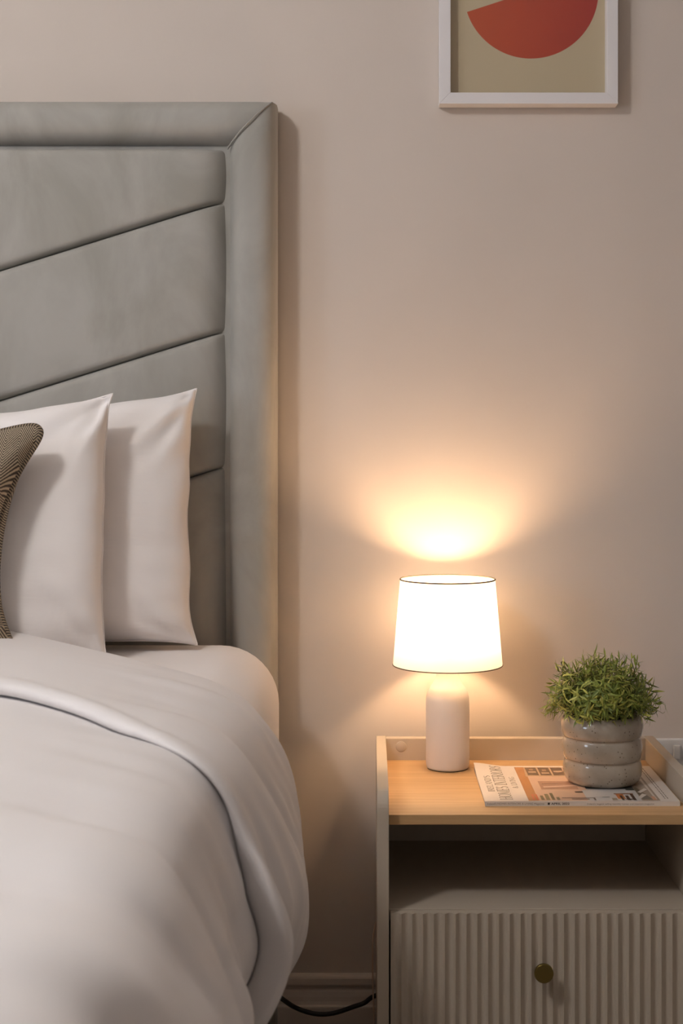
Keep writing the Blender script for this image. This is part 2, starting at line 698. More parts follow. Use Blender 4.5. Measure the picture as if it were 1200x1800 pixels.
def mattress_vf():
    x0, x1, z0, z1, r, ns_ = -1.70, -0.157, 0.425, 0.752, 0.100, 10
    vs, fs = [], []
    ys = [(-0.115, 0.09), (-0.118, 0.06), (-0.13, 0.03), (-0.15, 0.01), (-0.185, 0.0)] + [(-0.25 - 0.05 * i, 0.0) for i in range(10)] + [(-1.0, 0), (-1.5, 0), (-2.0, 0), (-2.05, 0.02), (-2.08, 0.08)]
    for y, ins in ys:
        t = sink(y)
        a0, a1, b0, b1 = x0 + ins + 0.045 * t, x1 - ins * 0.5 - 0.045 * t, z0, z1 - ins * 0.5 - 0.018 * t
        for cx, cz, s0 in ((a1 - r, b1 - r, 0), (a0 + r, b1 - r, 90), (a0 + r, b0 + r, 180), (a1 - r, b0 + r, 270)):
            for i in range(ns_ + 1):
                a = math.radians(s0 + 90 * i / ns_)
                vs.append((cx + r * math.cos(a), y, cz + r * math.sin(a)))
    n = 4 * (ns_ + 1)
    for j in range(len(ys) - 1):
        for i in range(n):
            k = (i + 1) % n
            fs.append((j * n + i, j * n + k, (j + 1) * n + k, (j + 1) * n + i))
    fs.append(tuple(range(n)))
    fs.append(tuple((len(ys) - 1) * n + i for i in range(n)))
    return vs, fs


vs, fs = mattress_vf()
mt = obj('mattress', vs, fs, M['sheet'], None, True, base=(-0.93, -1.1, 0.425), label='mattress in a smooth white fitted sheet under the pillows and duvet', cat='mattress')

# ------------------------------------------------------------------ duvet, turned back near the pillows
SEC = [(-0.93, 0.850), (-0.75, 0.840), (-0.58, 0.816), (-0.43, 0.797), (-0.31, 0.777), (-0.225, 0.753), (-0.165, 0.714), (-0.119, 0.645),
       (-0.086, 0.565), (-0.073, 0.490), (-0.077, 0.410), (-0.112, 0.342), (-0.152, 0.288), (-0.205, 0.246)]
NS = 84
half = resample(catmull([(x, 0, z) for x, z in SEC], 240), NS)
HEMY = lambda x: -0.862 - 0.140 * smooth01((x + 0.46) / 0.29)
FARY = lambda x: -0.42 - 0.16 * smooth01((x + 0.62) / 0.45)


def duvet_point(k, Y, off, layer, mirror):
    p = half[k]
    a = half[max(k - 1, 0)]
    b = half[min(k + 1, NS - 1)]
    t = (b - a).normalized()
    nrm = Vector((-t.z, 0, t.x)) * (-1 if t.x < 0 and False else 1)
    s = k / (NS - 1)
    side = smooth01((s - 0.36) / 0.34)
    down = max(0, 0.76 - p.z)
    yy = Y - 0.42 * down + (0.05 * mirror)
    w = 0.0
    am = 1.0 if layer == 0 else 0.55
    # pleats that run down the side, and soft broad puffs on the top
    w += am * side * 0.046 * N3(yy * 6.0, s * 1.6, layer * 5.1)
    w += am * side * 0.022 * N3(yy * 13, s * 2.2 + 3, layer * 3.7 + 9)
    w += side * 0.0050 * N3(yy * 36, s * 3.0 + 7, layer * 2.7 + 4)
    c1 = N3(yy * 4.6, s * 1.1 + 2.5, layer * 6.1 + 2)
    c2 = N3(yy * 9.5, s * 1.9 + 5.5, layer * 1.3 + 6)
    w -= am * side * (0.015 * math.exp(-(c1 / 0.09) ** 2) + 0.008 * math.exp(-(c2 / 0.11) ** 2))
    w += (1 - side) * 0.010 * N3(Y * 2.2, p.x * 1.6, layer * 2.2 + 5)
    w += (1 - side) * 0.0035 * N3(Y * 7, p.x * 2.5 + 0.6 * Y, layer * 4.2 + 1)
    sh = math.exp(-((p.x + 0.185) / 0.07) ** 2) if p.z > 0.6 else 0.0
    q = p + nrm * (off * (1 - 0.35 * sh) + w * (1 - 0.3 * sh) + 0.006 * sh)
    near = smooth01((-0.55 - Y) / 0.35)
    q.x -= near * (0.015 * side + 0.080 * smooth01((0.54 - p.z) / 0.24))
    # stay outside the mattress, and outside the bed base below it
    gap = 0.006 if layer == 0 else 0.012
    if q.z > 0.43:
        tk = sink(Y)
        ccx, ccz = -0.257 - 0.045 * tk, 0.652 - 0.018 * tk
        ex, ez = max(q.x - ccx, 0.0), max(q.z - ccz, 0.0)
        dd = math.hypot(ex, ez)
        if 1e-6 < dd < 0.10 + gap:
            f_ = (0.10 + gap) / dd
            if ex > 0:
                q.x = ccx + ex * f_
            if ez > 0:
                q.z = ccz + ez * f_
    q.y = Y + side * 0.010 * N3(p.z * 9, Y * 3, 8.8 + layer)
    if mirror:
        q.x = 2 * XM - q.x
    return q


rows = []
for dy, dz in ((-2.21, -0.52), (-2.235, -0.40), (-2.24, -0.28), (-2.225, -0.16), (-2.19, -0.07), (-2.14, -0.02)):
    rows.append(('foot', dy, dz))
for i in range(70):
    rows.append(('low', i / 69, -0.017))
for d, off in ((0.016, -0.0168), (0.004, -0.0163), (-0.007, -0.0150), (-0.0125, -0.0095), (-0.0115, -0.0035), (-0.004, 0.0015), (0.008, 0.0030), (0.016, 0.0022), (0.022, 0.0008)):
    rows.append(('hem', d, off))
for i in range(1, 40):
    rows.append(('top', i / 39, 0.0))
for d, off in ((-0.012, -0.003), (0.0, -0.011), (0.004, -0.022), (0.0, -0.034), (-0.015, -0.043), (-0.06, -0.046)):
    rows.append(('far', d, off))
cols = [(k, True) for k in range(NS - 1, 0, -1)] + [(k, False) for k in range(NS)]
vs, fs = [], []
for kind, a, off in rows:
    for k, mir in cols:
        x = half[k].x
        xe = x if x < -0.15 else -0.15
        side = smooth01((k / (NS - 1) - 0.5) / 0.3)
        hem = HEMY(xe) + side * 0.02 * N3(half[k].z * 6, 2.2, 7) + 0.006 * N3(x * 7, 4.1, 2)
        far = FARY(xe) - side * 0.02
        if kind == 'foot':
            q = duvet_point(k, -2.08, -0.017, 0, mir)
            q.y = a
            q.z = max(q.z + off, 0.12)
        elif kind == 'low':
            q = duvet_point(k, -2.08 + (hem + 0.03 + 2.08) * a, off, 0, mir)
        elif kind == 'hem':
            ly = 0.0 if off < -0.0155 else 1.0
            q = duvet_point(k, hem + a, off, ly, mir)
        elif kind == 'top':
            q = duvet_point(k, (hem + 0.022) + (far - 0.02 - hem - 0.022) * a, off, 1, mir)
        else:
            q = duvet_point(k, far + a, off, 1, mir)
        vs.append(q)
nc = len(cols)
for r in range(len(rows) - 1):
    for c in range(nc - 1):
        q = r * nc + c
        fs.append((q, q + 1, q + nc + 1, q + nc))
dv = obj('duvet', vs, fs, M['duvet'], None, True, base=(-0.93, -1.2, 0.76), label='plump white duvet folded back near the pillows and hanging over the bed side', cat='duvet')
md = dv.modifiers.new('subdivision', 'SUBSURF')
md.levels = md.render_levels = 1


# ------------------------------------------------------------------ pillows and cushion
def pillow_mesh(w, h, T, nu=64, nv=56, seed=0.0, pinch=0.022, ear=0.008, pw=6.0, wrinkle=1.0, sag=0.10, fe=0.42, ep=12, corner=0.0, pinch_z=0.13):
    """returns local verts (x right, z up, y front = -), faces, flat uv in metres, seam loop"""
    vs, fs, uv = [], [], []

    def g(i, n):
        t = 2 * i / n - 1
        return math.copysign(1 - (1 - abs(t)) ** 1.5, t)

    def outline(u, v):
        x = w / 2 * u * (1 - pinch * (1 - v * v) * u * u)
        z = h / 2 * v * (1 - (pinch * 0.7 if v < 0 else pinch_z) * (1 - u * u) * v * v)
        if corner:
            u, v = u * (1 - corner * abs(v) ** 9), v * (1 - corner * abs(u) ** 9)
            x = w / 2 * u * (1 - pinch * (1 - v * v) * u * u)
            z = h / 2 * v * (1 - pinch * 0.7 * (1 - u * u) * v * v)
        e = (abs(u) ** ep) * (abs(v) ** ep) * ear
        return x + math.copysign(e, u), z + math.copysign(e, v)
    for sgn in (-1, 1):
        for j in range(nv + 1):
            for i in range(nu + 1):
                u, v = g(i, nu), g(j, nv)
                x, z = outline(u, v)
                f = (1 - abs(u) ** pw) ** fe * (1 - abs(v) ** pw) ** fe
                t = T / 2 * f * (1 - sag * v)
                cr = (abs(u) * abs(v)) ** 1.5
                dgl = (x * math.copysign(1, u) - z * math.copysign(1, v))
                wr = 0.0
                wr += 0.010 * N3(x * 5, z * 4, seed)
                wr += 0.0060 * N3(x * 5, z * 20, seed + 4) * abs(u) ** 2 + 0.0035 * N3(x * 9 + z * 6, z * 30, seed + 3)* abs(u)
                wr += 0.0040 * N3(x * 22, z * 4, seed + 8) * abs(v) ** 2
                wr += 0.022 * N3(dgl * 22, seed, 1.0) * cr
                if sgn < 0:
                    # folds that gather into the upper right and lower right corners
                    for (qx, qz, ang, dep, wd) in ((w / 2, h / 2, 244, 0.016, 0.009), (w / 2, h / 2, 222, 0.008, 0.007), (w / 2, -h / 2, 158, 0.010, 0.008), (w / 2, -h / 2, 130, 0.006, 0.007)):
                        ca, sa = math.cos(math.radians(ang)), math.sin(math.radians(ang))
                        al = (x - qx) * ca + (z - qz) * sa
                        pe = -(x - qx) * sa + (z - qz) * ca
                        if al > 0:
                            wr += dep * math.exp(-al / 0.055) * (-math.exp(-(pe / wd) ** 2) + 0.8 * math.exp(-((pe - 1.7 * wd) / wd) ** 2))
                y = sgn * (t + wr * wrinkle * min(1, f * 2.2))
                x += 0.004 * wrinkle * N3(z * 17, seed + 2, 0.3) * abs(u) ** 8
                vs.append(Vector((x, y, z)))
                uv.append((x, z))
    n1 = (nu + 1) * (nv + 1)
    for s in (0, 1):
        for j in range(nv):
            for i in range(nu):
                q = s * n1 + j * (nu + 1) + i
                f = (q, q + 1, q + nu + 2, q + nu + 1)
                fs.append(f if s == 0 else f[::-1])
    # seam loop (front sheet boundary)
    ids = [i for i in range(nu + 1)] + [j * (nu + 1) + nu for j in range(1, nv + 1)] + [nv * (nu + 1) + i for i in range(nu - 1, -1, -1)] + [j * (nu + 1) for j in range(nv - 1, 0, -1)]
    return vs, fs, uv, ids


def place(vs, loc, lean, yaw, roll):
    R = Matrix.Translation(loc) @ Matrix.Rotation(yaw, 4, 'Z') @ Matrix.Rotation(-lean, 4, 'X') @ Matrix.Rotation(roll, 4, 'Y')
    return [R @ v for v in vs]


def make_pillow(loc, lean, yaw, roll, seed, label, w=0.72, h=0.425, T=0.145):
    vs, fs, uv, ids = pillow_mesh(w, h, T, seed=seed)
    wv = place(vs, loc, lean, yaw, roll)
    o = obj('pillow', wv, fs, M['sheet'], None, True, base=(loc[0], loc[1], 0.76), label=label, cat='pillow', uvs=uv)
    o['group'] = 'white pillows against the headboard'
    # sewn edge
    sm = tube('seam', [wv[i] for i in ids], 0.0016, M['sheet'], o, 6, closed=True)
    return o


R_ = math.radians
make_pillow((-0.664, -0.196, 0.969), R_(10), R_(-2), R_(-1.5), 1.3, 'white pillow propped directly on the headboard, the rear one of the two')
make_pillow((-0.784, -0.338, 0.954), R_(12), R_(-2), R_(-2.0), 5.7, 'white pillow standing in front of the other pillow, behind the tweed cushion')

# herringbone cushion with twisted piping
vs, fs, uv, ids = pillow_mesh(0.485, 0.435, 0.17, 72, 72, seed=9.1, pinch=0.37, ear=0.0, pw=2.4, wrinkle=0.5, sag=0.05, fe=0.62, corner=0.11)
cl = (-0.722, -0.470, 0.948)
wv = place(vs, cl, R_(16), R_(-3), R_(1.0))
cu = obj('cushion', wv, fs, M['tweed'], None, True, base=(cl[0], cl[1], 0.76), label='brown herringbone tweed cushion with twisted piping, at the left edge', cat='cushion', uvs=uv)
path = [wv[i] for i in ids]
vsP, L = [], 0
pp = [p for k, p in enumerate(path) if k == 0 or (p - path[k - 1]).length > 1e-5]


def piping(path, r, parent):
    path = resample(path + [path[0]], 420)[:-1]
    N = len(path)
    n = 10
    vs, fs, uvl = [], [], []
    nrm = None
    L = 0
    for i in range(N):
        t = (path[(i + 1) % N] - path[i - 1]).normalized()
        nrm = Vector((0, -1, 0.2)) if nrm is None else nrm
        nrm = (nrm - t * nrm.dot(t)).normalized()
        bn = t.cross(nrm)
        if i:
            L += (path[i] - path[i - 1]).length
        for k in range(n + 1):
            a = 2 * math.pi * k / n
            vs.append(path[i] + (nrm * math.cos(a) + bn * math.sin(a)) * r)
            uvl.append((k / n, L))
    for i in range(N - 1):
        for k in range(n):
            q = i * (n + 1) + k
            fs.append((q, q + 1, q + n + 2, q + n + 1))
    return obj('piping', vs, fs, M['piping'], parent, True, uvs=uvl, label='twisted dark and light cord piping')


piping(pp, 0.0045, cu)

# ------------------------------------------------------------------ nightstand
NX0, NX1 = 0.0109, 0.5175       # outer sides
IX0, IX1 = 0.0289, 0.4995       # inner faces
NYF, NYB = -0.462, -0.042       # front and back
TZ = 0.526                      # top surface
RZ = 0.5665                     # rail height
ns = empty('nightstand', ((NX0 + NX1) / 2, (NYF + NYB) / 2, 0), 'cashmere nightstand with oak top, open shelf and fluted drawers', 'nightstand')


def side_prof():
    r = 0.03
    pts = [(NYB, 0.0), (NYB, RZ)]
    for i in range(9):
        a = math.pi / 2 + (math.pi / 2) * i / 8
        pts.append((NYF + r + r * math.cos(a), RZ - r + r * math.sin(a)))
    pts.append((NYF, 0.0))
    return pts


prism('side_panel', side_prof(), 'x', NX0, IX0, M['night'], ns, bev=0.0012)
prism('side_panel', side_prof(), 'x', IX1, NX1, M['night'], ns, bev=0.0012)
box('back_panel', IX0, IX1, -0.060, -0.042, 0.03, RZ - 0.001, M['night'], ns, bev=0.001)
box('top', IX0 + 0.0002, IX1 - 0.0002, -0.440, -0.0602, TZ - 0.0155, TZ, M['oak'], ns, bev=0.0008)
box('shelf', IX0 + 0.0002, IX1 - 0.0002, -0.438, -0.0602, 0.362, 0.380, M['night'], ns, bev=0.0006)
box('bottom_panel', IX0 + 0.0002, IX1 - 0.0002, -0.436, -0.0602, 0.022, 0.034, M['night'], ns)
box('plinth', IX0 + 0.0002, IX1 - 0.0002, -0.430, -0.415, 0.0, 0.022, M['night'], ns)
lathe('cable_cap', [(0.0, 0.0), (0.0085, 0.0), (0.0098, 0.0006), (0.0098, 0.0012)], 0, 0, M['night'], None, 28)
cc = bpy.data.objects['cable_cap']
cc.parent = ns
cc.rotation_euler = (R_(-90), 0, 0)
cc.location = Vector((0.0565, -0.0610, 0.5505)) - BASE[ns.name]
cc['label'] = 'round cable hole cover'


def drawer(z0, z1):
    x0, x1 = IX0 + 0.0028, IX1 - 0.0028
    yb, yf = -0.440, -0.4595
    nfl, sg = 28, 8
    pitch = (x1 - x0) / nfl
    pts = [(x1, yb), (x0, yb)]
    front = []
    for f in range(nfl):
        for i in range(sg):
            t = i / sg
            d = 0.0072 * (1 - (2 * t - 1) ** 2)
            front.append((x0 + pitch * (f + t), yf + d))
    front.append((x1, yf))
    poly = front + [(x1, yb), (x0, yb)]
    n = len(poly)
    vs = [(x, y, z0) for x, y in poly] + [(x, y, z1) for x, y in poly]
    fs = [(i, (i + 1) % n, n + (i + 1) % n, n + i) for i in range(n)]
    # caps as strips between front and back
    nf = len(front)
    for lvl in (0, n):
        bi = []
        for i in range(nf):
            bi.append(len(vs))
            vs.append((front[i][0], yb, z0 if lvl == 0 else z1))
        for i in range(nf - 1):
            fs.append((lvl + i, lvl + i + 1, bi[i + 1], bi[i]))
    d = obj('drawer', vs, fs, M['night'], ns, False)
    kx, kz = (x0 + x1) / 2, (z0 + z1) / 2 + 0.003
    kp = [(0.0, -0.0005), (0.0060, 0.0), (0.0055, 0.003), (0.0050, 0.016), (0.0060, 0.018), (0.0138, 0.0185), (0.0146, 0.0195), (0.0146, 0.0245), (0.0138, 0.0255), (0.0, 0.0256)]
    k = lathe('knob', kp, 0, 0, M['brass'], None, 36)
    k.parent = d
    k.rotation_euler = (R_(90), 0, 0)
    k.location = Vector((kx, yf + 0.003, kz)) - BASE[ns.name]
    k['label'] = 'round aged brass knob'
    k.data.polygons.foreach_set('use_smooth', [abs(p.normal.z) < 0.9 for p in k.data.polygons])
    box('drawer_box', x0 + 0.012, x1 - 0.012, yb, -0.08, z0 + 0.012, z1 - 0.035, M['gap'], d)
    return d


drawer(0.2060, 0.3785)
drawer(0.0300, 0.2025)

# ------------------------------------------------------------------ table lamp
LX, LY = 0.1375, -0.121
lamp = empty('table_lamp', (LX, LY, TZ), 'lit table lamp with white bottle base and cream drum shade', 'lamp')
prof = [(0.0, 0.0015), (0.0365, 0.0015), (0.0375, 0.004), (0.0383, 0.008), (0.0385, 0.02), (0.0385, 0.112)]
prof += [(v.x, v.z) for v in catmull([(0.0385, 0, 0.114), (0.0375, 0, 0.127), (0.0330, 0, 0.140), (0.0268, 0, 0.150), (0.0218, 0, 0.160), (0.0190, 0, 0.171)], 24)]
prof += [(0.0178, 0.182), (0.0170, 0.190), (0.0, 0.1905)]
lathe('lamp_base', [(r, TZ + z) for r, z in prof], LX, LY, M['ceramic_white'], lamp, 72)
lathe('base_pad', [(0.0, TZ), (0.036, TZ), (0.036, TZ + 0.002), (0.0, TZ + 0.002)], LX, LY, M['black'], lamp, 48, smooth=False)
lathe('bulb_holder', [(0.0, TZ + 0.190), (0.012, TZ + 0.190), (0.0135, TZ + 0.196), (0.0135, TZ + 0.222), (0.0, TZ + 0.2225)], LX, LY, M['white_plastic'], lamp, 32)
bz = TZ + 0.262
A_EQ = -0.55
dome, neck = [], [(0.0125, TZ + 0.2225)]
for i in range(9):
    a = -1.05 + (A_EQ + 1.05) * i / 8
    neck.append((0.033 * math.cos(a), bz + 0.033 * math.sin(a)))
for i in range(14):
    a = A_EQ + (math.pi / 2 - A_EQ) * i / 13
    dome.append((max(0.033 * math.cos(a), 0.0), bz + 0.033 * math.sin(a)))
lathe('bulb', dome, LX, LY, M['bulb'], lamp, 32, cap=False)
lathe('bulb_collar', neck, LX, LY, M['white_plastic'], lamp, 32, cap=False)
SB, ST = TZ + 0.183, TZ + 0.334
rB, rT = 0.0968, 0.0838
lathe('lamp_shade', [(rB + (rT - rB) * t, SB + (ST - SB) * t) for t in [i / 12 for i in range(13)]], LX, LY, M['shade'], lamp, 96, cap=False)


def ring(name, r, z, rr, mat, parent):
    tube(name, [(LX + r * math.cos(2 * math.pi * i / 96), LY + r * math.sin(2 * math.pi * i / 96), z) for i in range(96)], rr, mat, parent, 8, closed=True)


ring('shade_rim', rT, ST, 0.0014, M['rim'], lamp)
ring('shade_rim', rB, SB, 0.0010, M['rim'], lamp)
# spider that carries the shade
ring('shade_ring', 0.018, TZ + 0.224, 0.0012, M['white_plastic'], lamp)
for i in range(3):
    a = 2 * math.pi * i / 3 + 0.5
    tube('shade_spoke', [(LX + 0.018 * math.cos(a), LY + 0.018 * math.sin(a), TZ + 0.224), (LX + 0.0925 * math.cos(a), LY + 0.0925 * math.sin(a), SB + 0.045)], 0.001, M['white_plastic'], lamp, 6)

# ------------------------------------------------------------------ magazine
MX, MY = 0.182, -0.387          # near left corner (spine side faces the camera)
MW, MD, MT = 0.309, 0.247, 0.0075
mag = empty('magazine', (MX + MW / 2, MY + MD / 2, TZ), 'interiors magazine lying on the oak top under the plant pot', 'magazine')
M['paper'] = new_mat('cover_white', rgb(226, 216, 206), 0.35)
M['pages'] = new_mat('page_edges', rgb(206, 196, 184), 0.8)
M['ink_grey'] = new_mat('lettering_grey', rgb(128, 116, 102), 0.6)
M['ink_black'] = new_mat('lettering_black', rgb(40, 36, 34), 0.6)


def mz(a, b):
    return TZ + MT + 0.006 * smooth01((0.055 - a) / 0.055) * smooth01((b - 0.15) / 0.09)


def mp(a, b, up=0.0):
    return (MX + a, MY + b, mz(a, b) + up)


box('page_block', MX + 0.001, MX + MW - 0.001, MY + 0.0006, MY + MD - 0.002, TZ, TZ + MT - 0.0006, M['pages'], mag)
na, nb = 40, 30
vs, fs = [], []
for s in (0, -0.0006):
    for i in range(na + 1):
        for j in range(nb + 1):
            vs.append(mp(MW * i / na, MD * j / nb, s))
n1 = (na + 1) * (nb + 1)
for i in range(na):
    for j in range(nb):
        q = i * (nb + 1) + j
        fs.append((q, q + nb + 1, q + nb + 2, q + 1))
        fs.append((n1 + q, n1 + q + 1, n1 + q + nb + 2, n1 + q + nb + 1))
obj('front_cover', vs, fs, M['paper'], mag)
box('spine', MX, MX + MW, MY, MY + 0.0006, TZ, TZ + MT - 0.0002, M['paper'], mag)

PC = {}


def pcol(r, g, b):
    key = (r, g, b)
    if key not in PC:
        PC[key] = new_mat('print_%d_%d_%d' % key, rgb(r, g, b), 0.3)
    return PC[key]


# printed cover picture: flat patches of ink, (corners a,b) and colour, later ones on top
def q4(a0, a1, b0, b1):
    return [(a0, b0), (a1, b0), (a1, b1), (a0, b1)]


PATCH = [
    (q4(0.070, 0.279, 0.004, 0.238), (212, 178, 152)),
    (q4(0.070, 0.086, 0.004, 0.238), (184, 128, 78)),
    ([(0.083, 0.168), (0.15, 0.168), (0.15, 0.238), (0.086, 0.238)], (196, 164, 132)),
    (q4(0.088, 0.107, 0.176, 0.234), (118, 94, 72)), (q4(0.110, 0.129, 0.176, 0.234), (118, 94, 72)), (q4(0.132, 0.152, 0.176, 0.234), (118, 94, 72)),
    (q4(0.091, 0.104, 0.196, 0.206), (186, 158, 132)), (q4(0.113, 0.126, 0.188, 0.198), (186, 158, 132)), (q4(0.135, 0.149, 0.200, 0.210), (186, 158, 132)),
    (q4(0.094, 0.101, 0.214, 0.224), (170, 140, 112)), (q4(0.116, 0.123, 0.208, 0.220), (170, 140, 112)),
    (q4(0.099, 0.160, 0.078, 0.134), (176, 138, 114)),
    ([(0.104, 0.090), (0.160, 0.100), (0.160, 0.108), (0.104, 0.098)], (214, 184, 164)), ([(0.104, 0.112), (0.150, 0.120), (0.150, 0.124), (0.104, 0.117)], (140, 104, 84)),
    (q4(0.151, 0.168, 0.056, 0.064), (72, 54, 44)),
    (q4(0.164, 0.252, 0.004, 0.072), (206, 202, 198)), (q4(0.172, 0.250, 0.072, 0.080), (186, 182, 180)),
    (q4(0.125, 0.178, 0.020, 0.023), (92, 72, 58)), (q4(0.175, 0.178, 0.006, 0.023), (92, 72, 58)), (q4(0.140, 0.168, 0.010, 0.017), (138, 108, 86)),
    (q4(0.078, 0.081, 0.006, 0.044), (206, 108, 74)), (q4(0.084, 0.087, 0.006, 0.044), (206, 108, 74)), (q4(0.078, 0.087, 0.041, 0.044), (206, 108, 74)),
    (q4(0.091, 0.096, 0.008, 0.036), (132, 120, 84)), (q4(0.099, 0.105, 0.008, 0.046), (132, 120, 84)), (q4(0.108, 0.113, 0.008, 0.052), (132, 120, 84)), (q4(0.116, 0.121, 0.008, 0.026), (132, 120, 84)),
    (q4(0.172, 0.262, 0.080, 0.238), (60, 62, 58)),
    ([(0.236, 0.070), (0.252, 0.070), (0.252, 0.082), (0.236, 0.082)], (70, 74, 66)),
    (q4(0.212, 0.243, 0.044, 0.050), (150, 92, 54)), (q4(0.214, 0.226, 0.014, 0.044), (196, 118, 62)), (q4(0.219, 0.223, 0.006, 0.036), (66, 40, 28)), (q4(0.228, 0.233, 0.006, 0.036), (66, 40, 28)),
    (q4(0.237, 0.242, 0.006, 0.046), (66, 40, 28)), (q4(0.226, 0.242, 0.010, 0.015), (66, 40, 28)), (q4(0.204, 0.212, 0.006, 0.020), (150, 140, 120)), (q4(0.190, 0.202, 0.024, 0.028), (150, 146, 140)),
    (q4(0.250, 0.279, 0.004, 0.238), (150, 132, 112)), ([(0.252, 0.010), (0.268, 0.010), (0.256, 0.090), (0.251, 0.090)], (98, 88, 70)),
    ([(0.246, 0.020), (0.250, 0.016), (0.264, 0.040), (0.258, 0.048)], (214, 206, 196)), ([(0.252, 0.058), (0.256, 0.052), (0.272, 0.076), (0.268, 0.084)], (214, 206, 196)),
    (q4(0.272, 0.2755, 0.010, 0.200), (206, 196, 184)), (q4(0.268, 0.274, 0.008, 0.030), (196, 140, 104)), (q4(0.262, 0.270, 0.110, 0.200), (112, 92, 70)),
]
vs, fs, fm, mats = [], [], [], []
for pi, (poly, col) in enumerate(PATCH):
    mt_ = pcol(*col)
    if mt_ not in mats:
        mats.append(mt_)
    i0 = len(vs)
    vs += [mp(a, b, 0.00006 + 0.000012 * pi) for a, b in poly]
    fs.append(tuple(range(i0, i0 + len(poly))))
    fm.append(mats.index(mt_))
obj('cover_print', vs, fs, mats, mag, fmats=fm)

# slim serif capitals built from strokes, unit height
def glyphs():
    T, t = 0.105, 0.042
    G = {}

    def stem(x, y0=0, y1=1, w=T, s=True):
        r = [((x, y0), (x, y1), w)]
        if s:
            r += [((x - 0.11, y0 + 0.02), (x + 0.11, y0 + 0.02), t), ((x - 0.11, y1 - 0.02), (x + 0.11, y1 - 0.02), t)]
        return r

    def arc(cx, cy, rx, ry, a0, a1, n=16, thick=T):
        out = []
        for i in range(n):
            a, b = math.radians(a0 + (a1 - a0) * i / n), math.radians(a0 + (a1 - a0) * (i + 1) / n)
            am = (a + b) / 2
            w = t + (thick - t) * abs(math.cos(am)) ** 1.4
            out.append(((cx + rx * math.cos(a), cy + ry * math.sin(a)), (cx + rx * math.cos(b), cy + ry * math.sin(b)), w))
        return out
    G['I'] = (0.34, stem(0.17))
    G['H'] = (0.84, stem(0.15) + stem(0.69) + [((0.15, 0.52), (0.69, 0.52), t)])
    G['O'] = (0.86, arc(0.43, 0.5, 0.35, 0.48, 0, 360, 28))
    G['M'] = (0.98, stem(0.14, w=t) + stem(0.84) + [((0.14, 0.98), (0.49, 0.05), T), ((0.49, 0.05), (0.84, 0.98), t)])
    G['E'] = (0.68, stem(0.15) + [((0.15, 0.98), (0.58, 0.98), t), ((0.15, 0.52), (0.47, 0.52), t), ((0.15, 0.02), (0.60, 0.02), t), ((0.58, 0.98), (0.58, 0.82), t), ((0.60, 0.02), (0.60, 0.20), t), ((0.47, 0.43), (0.47, 0.61), t)])
    G['N'] = (0.86, stem(0.14, w=t) + stem(0.70, w=t) + [((0.14, 0.97), (0.70, 0.03), T)])
    G['T'] = (0.72, stem(0.36, s=False) + [((0.06, 0.98), (0.66, 0.98), t), ((0.06, 0.98), (0.06, 0.82), t), ((0.66, 0.98), (0.66, 0.82), t), ((0.25, 0.02), (0.47, 0.02), t)])
    G['R'] = (0.78, stem(0.15) + [((0.15, 0.98), (0.36, 0.98), t), ((0.15, 0.50), (0.36, 0.50), t)] + arc(0.36, 0.74, 0.21, 0.24, 90, -90, 12) + [((0.36, 0.50), (0.70, 0.02), T)])
    G['S'] = (0.60, arc(0.30, 0.74, 0.20, 0.24, 20, 90, 6, t) + arc(0.30, 0.74, 0.20, 0.24, 90, 230, 10) + [((0.17, 0.56), (0.42, 0.43), T)] + arc(0.29, 0.26, 0.22, 0.24, 48, -90, 10) + arc(0.29, 0.26, 0.22, 0.24, -90, -165, 6, t))
    G['L'] = (0.64, stem(0.15) + [((0.15, 0.02), (0.58, 0.02), t), ((0.58, 0.02), (0.58, 0.2), t)])
    G['A'] = (0.80, [((0.10, 0.02), (0.40, 0.98), t), ((0.40, 0.98), (0.70, 0.02), T), ((0.21, 0.36), (0.60, 0.36), t), ((0.0, 0.02), (0.2, 0.02), t), ((0.58, 0.02), (0.80, 0.02), t)])
    G['D'] = (0.84, stem(0.15) + [((0.15, 0.98), (0.38, 0.98), t), ((0.15, 0.02), (0.38, 0.02), t)] + arc(0.38, 0.5, 0.38, 0.48, 90, -90, 18))
    G['V'] = (0.78, [((0.08, 0.98), (0.39, 0.02), T), ((0.39, 0.02), (0.70, 0.98), t), ((-0.02, 0.98), (0.2, 0.98), t), ((0.58, 0.98), (0.8, 0.98), t)])
    G['G'] = (0.86, arc(0.44, 0.5, 0.36, 0.48, 45, 315, 22) + stem(0.69, 0.10, 0.42, s=False) + [((0.56, 0.42), (0.80, 0.42), t)])
    G["'"] = (0.20, [((0.10, 0.75), (0.10, 1.0), 0.07)])
    G['&'] = (0.86, arc(0.36, 0.76, 0.15, 0.22, 0, 360, 14) + arc(0.34, 0.27, 0.26, 0.26, 90, 330, 14) + [((0.26, 0.60), (0.74, 0.02), T), ((0.56, 0.14), (0.72, 0.48), t)])
    G[' '] = (0.36, [])
    return G


GL = glyphs()


def cover_text(s, a_base, b0, b1, size, mat):
    """reads away from the spine (+b); letter tops point to the left (-a)"""
    width = sum(GL[c][0] for c in s)
    kx = (b1 - b0) / width
    vs, fs = [], []
    pen = 0
    for c in s:
        w, strokes = GL[c]
        for (p, q, th) in strokes:
            p2, q2 = Vector(p), Vector(q)
            d = (q2 - p2)
            if d.length < 1e-6:
                continue
            d.normalize()
            nn = Vector((-d.y, d.x)) * (th / 2)
            e = d * 0.012
            i0 = len(vs)
            for pt in (p2 - e - nn, q2 + e - nn, q2 + e + nn, p2 - e + nn):
                a = a_base - pt.y * size
                b = b0 + (pen + pt.x) * kx
                vs.append(mp(a, b, 0.00025))
            fs.append((i0, i0 + 1, i0 + 2, i0 + 3))
        pen += w
    return obj('lettering', vs, fs, mat, mag)


